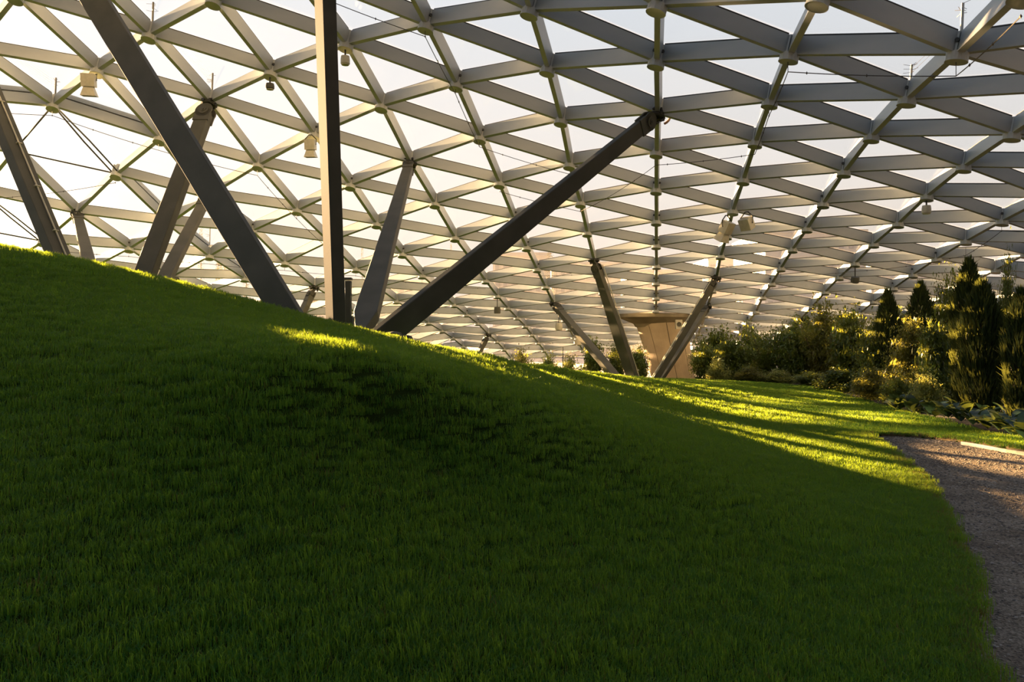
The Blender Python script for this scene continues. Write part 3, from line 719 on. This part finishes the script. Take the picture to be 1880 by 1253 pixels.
# flared rim under the glass
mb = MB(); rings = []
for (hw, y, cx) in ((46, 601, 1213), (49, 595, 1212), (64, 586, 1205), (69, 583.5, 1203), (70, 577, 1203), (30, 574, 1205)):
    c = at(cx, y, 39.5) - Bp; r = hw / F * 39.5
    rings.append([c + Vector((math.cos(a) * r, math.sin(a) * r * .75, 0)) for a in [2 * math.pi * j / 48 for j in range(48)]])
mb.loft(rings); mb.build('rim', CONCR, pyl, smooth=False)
sp = at(1246, 596, 37.9); t = empty('speaker_box', sp); tag(t, 'small square speaker fixed under the rim of the tan pylon', 'speaker')
mb = MB(); mb.box((0, 0, 0), (.3, .2, .42)); mb.build('housing', LAMP, t)
mb = MB(); mb.lathe([(0, 0), (.11, 0), (.11, .02), (.06, .0), (0, .01)], 16, 0, Matrix.Rotation(math.pi / 2, 3, 'X'), (0, -.1, 0)); mb.build('cone', STRUT, t)
mb = MB(); mb.box((.02, .35, .1), (.06, .6, .06)); mb.build('bracket', DARK, t)

# ------------------------------------------------------------------ lamps hung on the roof joints
def floodlight(k, lab, off=(0, 0, -.3), rz=0.0, tilt=.4, s=1.0, hood=True):
    p = LAT[k] + Vector((off[0], off[1], off[2] * s)); t = empty('floodlight', p, rz); tag(t, lab, 'lamp', 'floodlights under the roof joints'); t.scale = (s, s, s)
    M = Matrix.Rotation(tilt, 3, 'X')
    mb = MB(); mb.box((0, 0, 0), (.26, .2, .26), 0, M); h = mb.build('housing', LAMP, t)
    if hood:
        mb = MB(); V = []
        for z, hw in ((-.13, .09), (-.32, .15)): V += [M @ Vector((sx * hw, sy * hw * .8, z)) for sx, sy in ((-1, -1), (1, -1), (1, 1), (-1, 1))]
        mb.add(V, [(0, 1, 5, 4), (1, 2, 6, 5), (2, 3, 7, 6), (3, 0, 4, 7), (0, 3, 2, 1)]); mb.add([v * .97 for v in V], [(4, 5, 1, 0), (5, 6, 2, 1), (6, 7, 3, 2), (7, 4, 0, 3)]); mb.build('hood', LAMP, t)
    mb = MB(); mb.tube([(.15, 0, 0), (.16, 0, .14), (.04, 0, .26 if off[2] < -.2 else .1), (-.04, 0, .26 if off[2] < -.2 else .1), (-.16, 0, .14), (-.15, 0, 0)], .014, 6); mb.build('bracket', DARK, t)
floodlight((-6, -1), 'square floodlight with flared hood, leftmost under the roof', (-.05, -.25, -.18), .2, .15, 1.15)
floodlight((-4, 1), 'square floodlight left of the tall square column', (-.03, -.25, -.22), -.1, .1, 1.0)
floodlight((1, 5), 'left one of the paired floodlights on one far joint', (-.22, -.2, -.3), .7, .5, 1.3)
floodlight((1, 5), 'right one of the paired floodlights on one far joint', (.35, -.2, -.22), -.9, .5, 1.3, False)
def can_lamp(k, lab, drop=.26, r=.13, h=.2, s=1.0, tilt=0.0, pale=True, off=(0, 0)):
    p = LAT[k] + Vector((off[0], off[1], -drop)); t = empty('pendant_lamp', p); tag(t, lab, 'lamp', 'can lamps under the roof joints'); t.scale = (s, s, s)
    M = Matrix.Rotation(tilt, 3, 'X')
    mb = MB(); mb.lathe([(0, -h / 2), (r * .85, -h / 2), (r, -h / 2 + .02), (r, h * .1), (r * .9, h / 2), (0, h / 2)], 18, 0, M); mb.build('housing', LAMP if pale else STRUT, t, smooth=False)
    mb = MB(); mb.lathe([(0, -h / 2 - .012), (r * .8, -h / 2 - .012), (r * .8, -h / 2 + .01), (0, -h / 2 + .01)], 18, 0, M); mb.build('lens', LENS, t)
    mb = MB(); mb.tube([(0, 0, h / 2 - .02), (0, 0, drop / s + .01)], .02, 6); mb.build('stem', DARK, t)
can_lamp((-4, 0), 'dark can lamp hanging below a joint near the big leaning strut', .2, .1, .13, 1, 0, False)
can_lamp((3, 5), 'pale cylindrical lamp hanging under a joint at right', .22, .11, .2)
can_lamp((3, 8), 'small tilted can lamp above the cypress tops', .45, .14, .2, 1, .3, False)
can_lamp((-3, 7), 'small black camera dome hanging left of the concrete pylon', .5, .14, .28, 1, 0, False)
can_lamp((-2, 9), 'pale lamp hanging beside the foremost far strut', .6, .17, .34, 1, 0)
can_lamp((-2, 12), 'lower pale box lamp near the far left strut foot', .1, .2, .4, 1, 0, True, (.2, -.3))
can_lamp((2, 12), 'small dark lamp hanging right of the concrete pylon', .5, .14, .24, 1, 0, False)
can_lamp((-3, 0), 'small lamp half hidden behind the square column', .22, .1, .18)

# ------------------------------------------------------------------ suspended cables
def cable(pts, lab, r=.008, hang=True):
    P = []
    for a, b in zip(pts[:-1], pts[1:]):
        for j in range(8):
            t = j / 8; p = a.lerp(b, t); p.z -= .10 * 4 * t * (1 - t) * ((b - a).length / 5) ** 2; P.append(p)
    P.append(pts[-1]); o0 = P[0].copy()
    t = empty('suspended_cable', o0); tag(t, lab, 'cable')
    mb = MB(); mb.tube([p - o0 for p in P], r, 5); mb.build('wire', WIRE, t)
    mb = MB()
    for p in P[2::3]: mb.lathe([(0, -.03), (.018, 0), (0, .03)], 5, 0, None, p - o0)
    tag(mb.build('clips', WIRE, t), kind='stuff')
    if hang:
        mb = MB()
        for p in pts[1:-1]: mb.tube([p - o0, p - o0 + Vector((0, 0, .25))], .006, 4)
        if len(pts) > 2: tag(mb.build('hanger', WIRE, t), kind='stuff')
def below(k, d=.16, dx=0): return LAT[k] + Vector((dx, 0, -d))
cable([below((1, 3)), below((1, 2)), below((1, 1)), below((2, 1), .2), below((3, 0), .3) if (3, 0) in LAT else below((2, 0))], 'thin cable strung below the joints at the upper right')
cable([below((-2, 3), .12), below((-1, 4), .14), below((0, 3), .2), below((1, 3), .16)], 'thin cable looping past the head of the long dark strut')
cable([below((-3, -1), .1), below((-2, 0), .1), below((-2, 1), .1), below((-2, 2), .12), below((-1, 3), .14)], 'beaded cable running down beside the rib right of the column')
cable([below((-8, -2), .2) if (-8, -2) in LAT else below((-7, -1)), below((-7, -1), .15), below((-6, 0), .2), below((-5, 1), .18), below((-5, 2), .14), below((-5, 3), .14)], 'thin cable crossing the open bay at upper left')
cable([below((-9, -1), .1) if (-9, -1) in LAT else below((-8, -1)), below((-7, 0), .14)], 'thin cable under the tie rods at far left', hang=False)
cable([below((-9, 0), .12), below((-8, 1), .16), below((-7, 2), .16), below((-6, 3), .16), below((-5, 4), .14), below((-4, 5), .2), below((-3, 6), .2)], 'thin cable following the joints just above the lawn crest')
cable([below((5, 6), .1) if (5, 6) in LAT else below((4, 6)), below((4, 6), .14), below((4, 7), .3), below((3, 8), .16), below((2, 8), .2), below((1, 7), .2)], 'thin cable strung above the cypresses')
cable([below((-2, 6), .14), below((-1, 6), .4)], 'short cable running to the head of the far strut', hang=False)

# ------------------------------------------------------------------ bird-spike masts above the joints
for k, lab, hgt_, wires in (((-5, 0), 'thin spiked mast with fan of wires above the strut joint', .5, 5), ((-7, -1), 'thin spiked mast above the open bay', .5, 4), ((-5, -1), 'short bristled mast at the upper left joint', .5, 0),
                            ((2, 1), 'hooked mast with bristles at the upper right joint', .45, 0), ((2, 2), 'plain short mast above the joint below the hooked one', .32, 2), ((-6, 0), 'thin spiked mast beside the big leaning strut', .35, 3), ((-7, 2), 'thin dark mast above the lawn crest', .8, 3)):
    base = LAT[k] + NRM[k] * (DB + HB); t = empty('roof_mast', base); tag(t, lab, 'mast')
    mb = MB(); mb.tube([(0, 0, 0), (0.02, 0, hgt_)], .022 if hgt_ < .6 else .015, 6); mb.build('post', NODE if k[0] > 0 else STRUT, t)
    mb = MB()
    for j in range(9): 
        a = rnd.uniform(0, 6.28); z = hgt_ * rnd.uniform(.55, 1); mb.tube([(0, 0, z), (math.cos(a) * .13, math.sin(a) * .1, z + rnd.uniform(-.03, .05))], .004, 3)
    tag(mb.build('bristles', WIRE, t), kind='stuff')
    if wires:
        mb = MB()
        for j in range(wires):
            z = hgt_ * (.5 + .5 * j / wires); q = NRM[k] * 0 + (LAT[(k[0], k[1] - 1)] - LAT[k] if (k[0], k[1] - 1) in LAT else Vector((-1, -1, 0)))
            mb.tube([(0, 0, z), (q * .55 + Vector((0, 0, z * .9)))], .0025, 3)
        tag(mb.build('wires', WIRE, t), kind='stuff')
# small hose ring lying on the glass beside the centre rib
p = LAT[(0, 2)].lerp(LAT[(0, 3)], .5) + NRM[(0, 2)] * (DB + HB + .12) + Vector((.12, 0, .05))
mb = MB(); mb.tube([(.22 * math.cos(a) - .1, 0, .22 * math.sin(a)) for a in [math.radians(100 - i * 17) for i in range(11)]], .028, 8)
o = mb.build('hose_arc', BROWN, None, p, True); tag(o, 'small bent hose arc lying on the glass beside the centre rib', 'hose')

# ------------------------------------------------------------------ planting
LEAFA = leafmat('shrub leaf', (0.012, 0.036, 0.008), (0.05, 0.11, 0.022), (0.30, 0.32, 0.04), 0.36, 0.38, 0.6, 0.8, 0.5)
LEAFB = leafmat('shrub leaf warm', (0.02, 0.045, 0.01), (0.09, 0.11, 0.025), (0.38, 0.36, 0.06), 0.38, 0.4, 0.6, 0.8, 0.5)
LEAFP = leafmat('pale leaf', (0.07, 0.11, 0.03), (0.18, 0.23, 0.07), (0.48, 0.48, 0.12), 0.40, 0.4, 0.6, 0.8, 0.4)
CYP = leafmat('cypress spray', (0.008, 0.024, 0.008), (0.034, 0.062, 0.020), (0.17, 0.19, 0.04), 0.28, 0.6, 1.5, 0.8, 0.3)
HOSTA = leafmat('hosta leaf', (0.007, 0.024, 0.014), (0.020, 0.050, 0.026), (0.22, 0.28, 0.05), 0.14, 0.35, 2.0, 0.7, 0.5)

def leaf(mb, p, d, up, L, W):
    s = d.cross(up).normalized() * W / 2; m = p + d * L * .5; t = p + d * L - up * L * .12
    mb.add([p, m + s + up * W * .12, t, m - s + up * W * .12, m], [(0, 1, 4), (1, 2, 4), (2, 3, 4), (3, 0, 4)])
def bush_meshes(seed, nl, mat, L=.085, W=.045, spiky=.0):
    r = random.Random(seed); mb = MB(); st = MB()
    stems = []
    for i in range(16):
        a = r.uniform(0, 6.28); el = r.uniform(.25, 1.5); rad = r.uniform(.75, 1.05) * (1 + spiky * r.random())
        tip = Vector((math.cos(a) * math.cos(el) * rad, math.sin(a) * math.cos(el) * rad, max(.25, math.sin(el) * rad)))
        b = Vector((math.cos(a) * .08, math.sin(a) * .08, 0)); stems.append((b, tip)); st.tube([b, b.lerp(tip, .5) + Vector((0, 0, .08)), tip], .013, 4)
    for i in range(nl):
        b, t = stems[r.randrange(len(stems))]
        q = r.random() ** .55; c = b.lerp(t, q) + Vector((r.gauss(0, .17), r.gauss(0, .17), r.gauss(0, .12)))
        c.z = max(c.z, .02)
        d = Vector((r.gauss(0, 1), r.gauss(0, 1), r.gauss(.0, .5))).normalized(); up = Vector((r.gauss(0, .35), r.gauss(0, .35), 1)).normalized()
        k = r.uniform(.7, 1.3); leaf(mb, c, d, up, L * k, W * k)
    return mb.mesh('foliage', mat), st.mesh('stem', BARK)
BM = [bush_meshes(1, 8000, LEAFA, .10, .06), bush_meshes(2, 7000, LEAFA, .12, .075, .2), bush_meshes(3, 7000, LEAFB, .10, .06, .2), bush_meshes(5, 4500, LEAFP, .11, .065), bush_meshes(8, 6500, LEAFA, .09, .05, .35)]
def shrub(px, pyb, Y, hpx, wpx, kind, lab, cat='shrub', name='shrub', group=None):
    x = (px - 940) / F * Y; z = H1(x, Y) - .03 if Y < 47 else -1.2
    ztop = EYE + (626.5 - (pyb - hpx)) / F * Y
    h = max(.25, (ztop - z) * 1.18); w_ = wpx / F * Y / 2
    t = empty(name, (x, Y, z), rnd.uniform(0, 6.28)); tag(t, lab, cat, group)
    f, s = BM[kind]; sc = (w_ * .92, w_ * .92, h / 1.05)
    o = link('foliage', f, t); o.scale = sc; o['kind'] = 'stuff'
    o = link('stem', s, t); o.scale = sc; o['kind'] = 'stuff'
SH = [
 (1290, 700, 33.6, 56, 66, 0, 'dark rounded shrub just right of the pylon foot'),
 (1345, 701, 34, 60, 80, 1, 'dark shrub second from the pylon foot'),
 (1402, 702, 34.5, 72, 88, 4, 'loose twiggy shrub in front of the white pavilion'),
 (1455, 705, 34, 92, 96, 0, 'shrub at the foot of the smallest cypress'),
 (1512, 710, 33, 112, 104, 2, 'tall arching shrub below the curved strut head'),
 (1566, 716, 31, 112, 104, 1, 'broad shrub left of the two middle cypresses'),
 (1620, 728, 28.5, 116, 108, 0, 'broad shrub in front of the left middle cypress'),
 (1672, 742, 25.5, 118, 104, 2, 'warm-tinted shrub in front of the right middle cypress'),
 (1722, 755, 22.5, 130, 90, 1, 'dense dark shrub left of the paired tall cypresses'),
 (1735, 700, 28, 150, 70, 4, 'tall leafy shrub rising behind the paired cypresses'),
 (1846, 700, 24, 165, 50, 4, 'thin shrub between the tall cypresses and the right edge cypress'),
 (1480, 690, 38, 78, 120, 4, 'back-row shrub behind the smallest cypress'),
 (1560, 694, 38, 104, 120, 2, 'back-row shrub with sunlit top sprays'),
 (1650, 700, 35, 110, 120, 0, 'back-row shrub behind the middle cypresses'),
 (1700, 754, 20.3, 58, 84, 3, 'bright sunlit pale-leaved shrub at the lawn edge'),
 (1600, 737, 24.6, 44, 90, 2, 'low shrub at the lawn edge left of the bright one'),
 (1545, 722, 27.5, 34, 90, 1, 'low green shrub at the bend of the lawn edge'),
 (1650, 748, 22.2, 46, 66, 0, 'low dark shrub touching the bright pale-leaved one'),
 (1488, 714, 30, 26, 84, 0, 'low ground-cover clump at the lawn edge'),
 (1432, 707, 32, 24, 80, 3, 'low pale ground-cover clump nearest the pavilion'),
 (1376, 703, 32.5, 20, 70, 2, 'small clump with orange leaves at the lawn edge'),
 (1318, 702, 32.5, 38, 46, 3, 'small pale-leaved clump near the pylon foot'),
 (1318, 700, 36.5, 72, 92, 1, 'back-row dark shrub right of the pylon foot'),
 (1372, 702, 37.5, 82, 100, 0, 'back-row dark shrub between pylon and pavilion'),
 (1046, 694, 36, 34, 50, 3, 'small pinkish-leaved shrub left of the far struts'),
 (1086, 696, 36.5, 52, 66, 1, 'dense dark shrub behind the leftmost far strut'),
 (1132, 698, 36.5, 50, 60, 4, 'dark shrub between the two left far struts'),
 (1172, 700, 37, 50, 50, 0, 'dark shrub against the left side of the pylon'),
 (1010, 690, 42, 26, 50, 0, 'low plant at the end of the roof by the lawn crest'),
 (960, 684, 44, 22, 60, 2, 'lowest plant farthest left along the roof end'),
]
for a in SH: shrub(*a)

def cypress(px, pyb, Y, ytop, wpx, lab, seed, n=3000):
    r = random.Random(seed); x = (px - 940) / F * Y; z = H1(x, Y); h = EYE + (626.5 - ytop) / F * Y - z; R = wpx / F * Y / 2
    t = empty('cypress', (x, Y, z)); tag(t, lab, 'cypress', None)
    mb = MB()
    def prof(u): return R * (.72 + .34 * math.sin(min(1, u * 1.25) * math.pi * .75)) * (1 if u < .62 else max(.05, 1 - ((u - .62) / .38) ** 1.7)) 
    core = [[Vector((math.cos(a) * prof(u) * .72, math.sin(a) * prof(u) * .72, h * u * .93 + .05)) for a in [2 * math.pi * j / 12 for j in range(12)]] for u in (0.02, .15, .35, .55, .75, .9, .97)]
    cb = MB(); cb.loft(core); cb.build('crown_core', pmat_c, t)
    for i in range(n):
        u = r.random() ** .85; a = r.uniform(0, 6.28); rr = prof(u) * r.uniform(.62, .98) * (1 + .1 * math.sin(a * 3 + u * 9 + seed))
        p = Vector((math.cos(a) * rr, math.sin(a) * rr, h * u * .93)); L = r.uniform(.10, .24) * (1 + .3 * h / 3)
        d = Vector((math.cos(a) * .28 + r.gauss(0, .12), math.sin(a) * .28 + r.gauss(0, .12), 1)).normalized()
        if r.random() < .08: d = Vector((math.cos(a) * .8, math.sin(a) * .8, .6)).normalized()
        s = Vector((-math.sin(a), math.cos(a), 0)) * r.uniform(.012, .026); m = p + d * L * .45; o_ = Vector((math.cos(a), math.sin(a), 0)) * .02
        mb.add([p, m + s + o_, p + d * L, m - s + o_], [(0, 1, 2), (0, 2, 3)])
    o = mb.build('foliage', CYP, t); o['kind'] = 'stuff'
    mb = MB(); mb.lathe([(.06, -.05), (.05, .4), (0, .45)], 8); mb.build('trunk', BARK, t)
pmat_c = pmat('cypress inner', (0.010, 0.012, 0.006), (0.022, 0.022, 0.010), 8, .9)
cypress(1804, 762, 18.6, 512, 74, 'broad full cypress in front of the paired tall cypresses', 11, 5200)
cypress(1779, 738, 20.5, 468, 58, 'tallest pointed cypress, standing behind the broad one', 12, 4200)
cypress(1876, 772, 17.2, 528, 56, 'cypress cut by the right edge of the view', 13, 4200)
cypress(1630, 712, 28, 527, 44, 'slim middle cypress rising above the shrubs', 14)
cypress(1690, 722, 27, 512, 54, 'wider middle cypress beside the slim one', 15)
cypress(1461, 700, 36, 592, 26, 'smallest cypress, far left above the shrubs', 16, 1800)

# hostas: every leaf an object
def hosta_leaf_mesh():
    mb = MB(); V = []; n = 6
    for i in range(n + 1):
        u = i / n; w_ = math.sin(math.pi * min(1, u * .98 + .02)) ** .7 * .5 * (1 - .35 * u)
        z = .28 * math.sin(u * 2.3) ; V += [(u - .0, -w_, z + .06), (u, 0, z), (u, w_, z + .06)]
    f = []
    for i in range(n):
        for j in range(2): f.append((i * 3 + j, i * 3 + j + 1, i * 3 + 4 + j, i * 3 + 3 + j))
    mb.add(V, f); return mb.mesh('leaf', HOSTA, True)
HL = hosta_leaf_mesh()
hpos = [(1650, 762, 20.2), (1676, 768, 19.2), (1716, 772, 18.2), (1742, 776, 17.6), (1768, 783, 16.9), (1792, 790, 16.2), (1818, 797, 15.6), (1842, 803, 15.0), (1866, 810, 14.5), (1888, 818, 14.0), (1760, 768, 18.4), (1812, 782, 17.0), (1856, 792, 16.0)]
HLAB = ['hosta clump farthest from the path, at the foot of the low dark shrub', 'hosta clump in front of the bright pale-leaved shrub', 'hosta clump just right of the bright pale-leaved shrub',
        'hosta clump at the lawn edge left of the tall cypress trunk', 'hosta clump at the lawn edge below the left side of the broad cypress', 'hosta clump at the lawn edge right below the broad cypress',
        'hosta clump at the lawn edge between broad cypress and edge cypress', 'hosta clump at the lawn edge two clumps from the right border', 'hosta clump at the lawn edge below the right edge cypress',
        'hosta clump cut by the right border of the view', 'back hosta clump against the foot of the tallest cypress', 'back hosta clump against the foot of the broad cypress', 'back hosta clump close to the foot of the edge cypress']
for i, (px, py, Y) in enumerate(hpos):
    x = (px - 940) / F * Y; t = empty('hosta', (x, Y + .05, H1(x, Y + .05)))
    r = random.Random(50 + i); tag(t, HLAB[i], 'plant', 'hosta clumps along the bed edge')
    for j in range(15):
        a = j * 2.4 + r.uniform(-.3, .3); el = r.uniform(-.1, .75); s = r.uniform(.24, .38)
        o = link('leaf', HL, t); o.location = (math.cos(a) * .06, math.sin(a) * .06, r.uniform(.04, .2)); o.rotation_euler = (r.uniform(-.3, .3), -el, a); o.scale = (s, s * .8, s)

# ------------------------------------------------------------------ beyond the roof
def far_building(px0, px1, ytop, ybase, Y, rows, cols, lab, roofc=None, depth=20, mat=None):
    a = at(px0, ytop, Y); b = at(px1, ybase, Y); w_ = b.x - a.x; zb = min(b.z, -1.3); h = a.z - zb; c = Vector(((a.x + b.x) / 2, Y, zb))
    t = empty('building', c); tag(t, lab, 'building')
    mb = MB(); mb.box((0, depth / 2, h / 2), (w_, depth, h)); mb.build('wall', mat or FARW, t)
    wm = MB(); wm.box((0, 0, 0), (w_ / cols * .45, .3, h / rows * .5)); wme = wm.mesh('window', FARD)
    for r_ in range(rows):
        for q in range(cols):
            link('window', wme, t, (-w_ / 2 + w_ * (q + .5) / cols, -.05, h * (r_ + .5) / rows))
    mb = MB(); mb.box((0, depth / 2, h + .3), (w_ * 1.03, depth * 1.03, .6)); mb.build('roof', roofc or FARW, t)
far_building(905, 1010, 470, 600, 150, 5, 7, 'pale long building seen through the glass left of the pylon')
far_building(1012, 1140, 486, 600, 170, 5, 9, 'wider pale building adjoining it behind the far strut')
far_building(1150, 1290, 500, 600, 190, 4, 8, 'pale low block behind the pylon')
far_building(1300, 1400, 478, 600, 200, 5, 6, 'pale block behind the right far strut')
far_building(1405, 1590, 428, 600, 140, 6, 10, 'largest pale building behind the right half of the roof')
far_building(1600, 1760, 470, 600, 170, 5, 8, 'pale building behind the middle cypresses')
far_building(560, 583, 553, 566, 70, 1, 2, 'small white kiosk block seen past the leaning strut', BROWN, 3, WHITE)
far_building(660, 800, 520, 600, 180, 3, 8, 'low pale building behind the foot of the column')
def far_tree(px, ytop, ybase, Y, wpx, lab, seed, conifer=True):
    r = random.Random(seed); c = at(px, ybase, Y); h = EYE + (626.5 - ytop) / F * Y + 1.5; R = wpx / F * Y / 2
    t = empty('tree', (c.x, Y, -1.5)); tag(t, lab, 'tree'); mb = MB()
    for i in range(900):
        u = r.random(); a = r.uniform(0, 6.28)
        rr = R * ((1 - u) * 1.0 + .03) * r.uniform(.3, 1) if conifer else R * math.sqrt(max(0, 1 - (2 * u - 1) ** 2)) * r.uniform(.4, 1)
        p = Vector((math.cos(a) * rr, math.sin(a) * rr, h * (.12 + .88 * u))); d = Vector((math.cos(a), math.sin(a), -.25)).normalized(); L = R * .3
        leaf(mb, p, d, Vector((0, 0, 1)), L, L * .5)
    o = mb.build('foliage', FART, t); o['kind'] = 'stuff'
    mb = MB(); mb.lathe([(R * .08, 0), (R * .05, h * .8), (0, h * .85)], 6); mb.build('trunk', BARK, t)
for i, (a, b, c, d, lab) in enumerate([(369, 420, 90, 26, 'pointed far conifer behind the leaning pair of struts'), (413, 424, 95, 30, 'far conifer left of the big dark strut'), (402, 462, 80, 34, 'broad far conifer just above the lawn crest'), (452, 470, 85, 26, 'far conifer right of the big dark strut'), (665, 452, 120, 16, 'slim far conifer right of the square column'), (828, 446, 120, 14, 'slim far conifer above the long dark strut'), (1010, 462, 130, 26, 'rounded far tree above the pale buildings')]):
    far_tree(a, b, 620, c, d, lab, 60 + i, i < 6)
# white pavilion with timber posts at the end of the roof
Bv = at(1345, 668, 55); t = empty('pavilion', Bv); tag(t, 'white flat-roofed pavilion with brown timber posts beyond the roof end', 'pavilion')
mb = MB(); mb.box((0, 2, 1.05), (5.4, 4, .22)); mb.build('roof', WHITE, t)
for xx in (-2.4, -.6, .9, 2.5):
    mb = MB(); mb.box((xx, .1, .47), (.16, .16, .95)); mb.build('post', BROWN, t)
mb = MB(); mb.box((0, 3.6, .4), (5.0, .1, 1.0)); mb.build('back_wall', WHITE, t)
mb = MB(); mb.tube([(0, 0, 0), (.01, 0, 1.5)], .02, 6); o = mb.build('thin_post', DARK, None, at(1033, 700, 36)); tag(o, 'thin dark post standing in the low plants left of the far struts', 'post')
for ob in (): pass
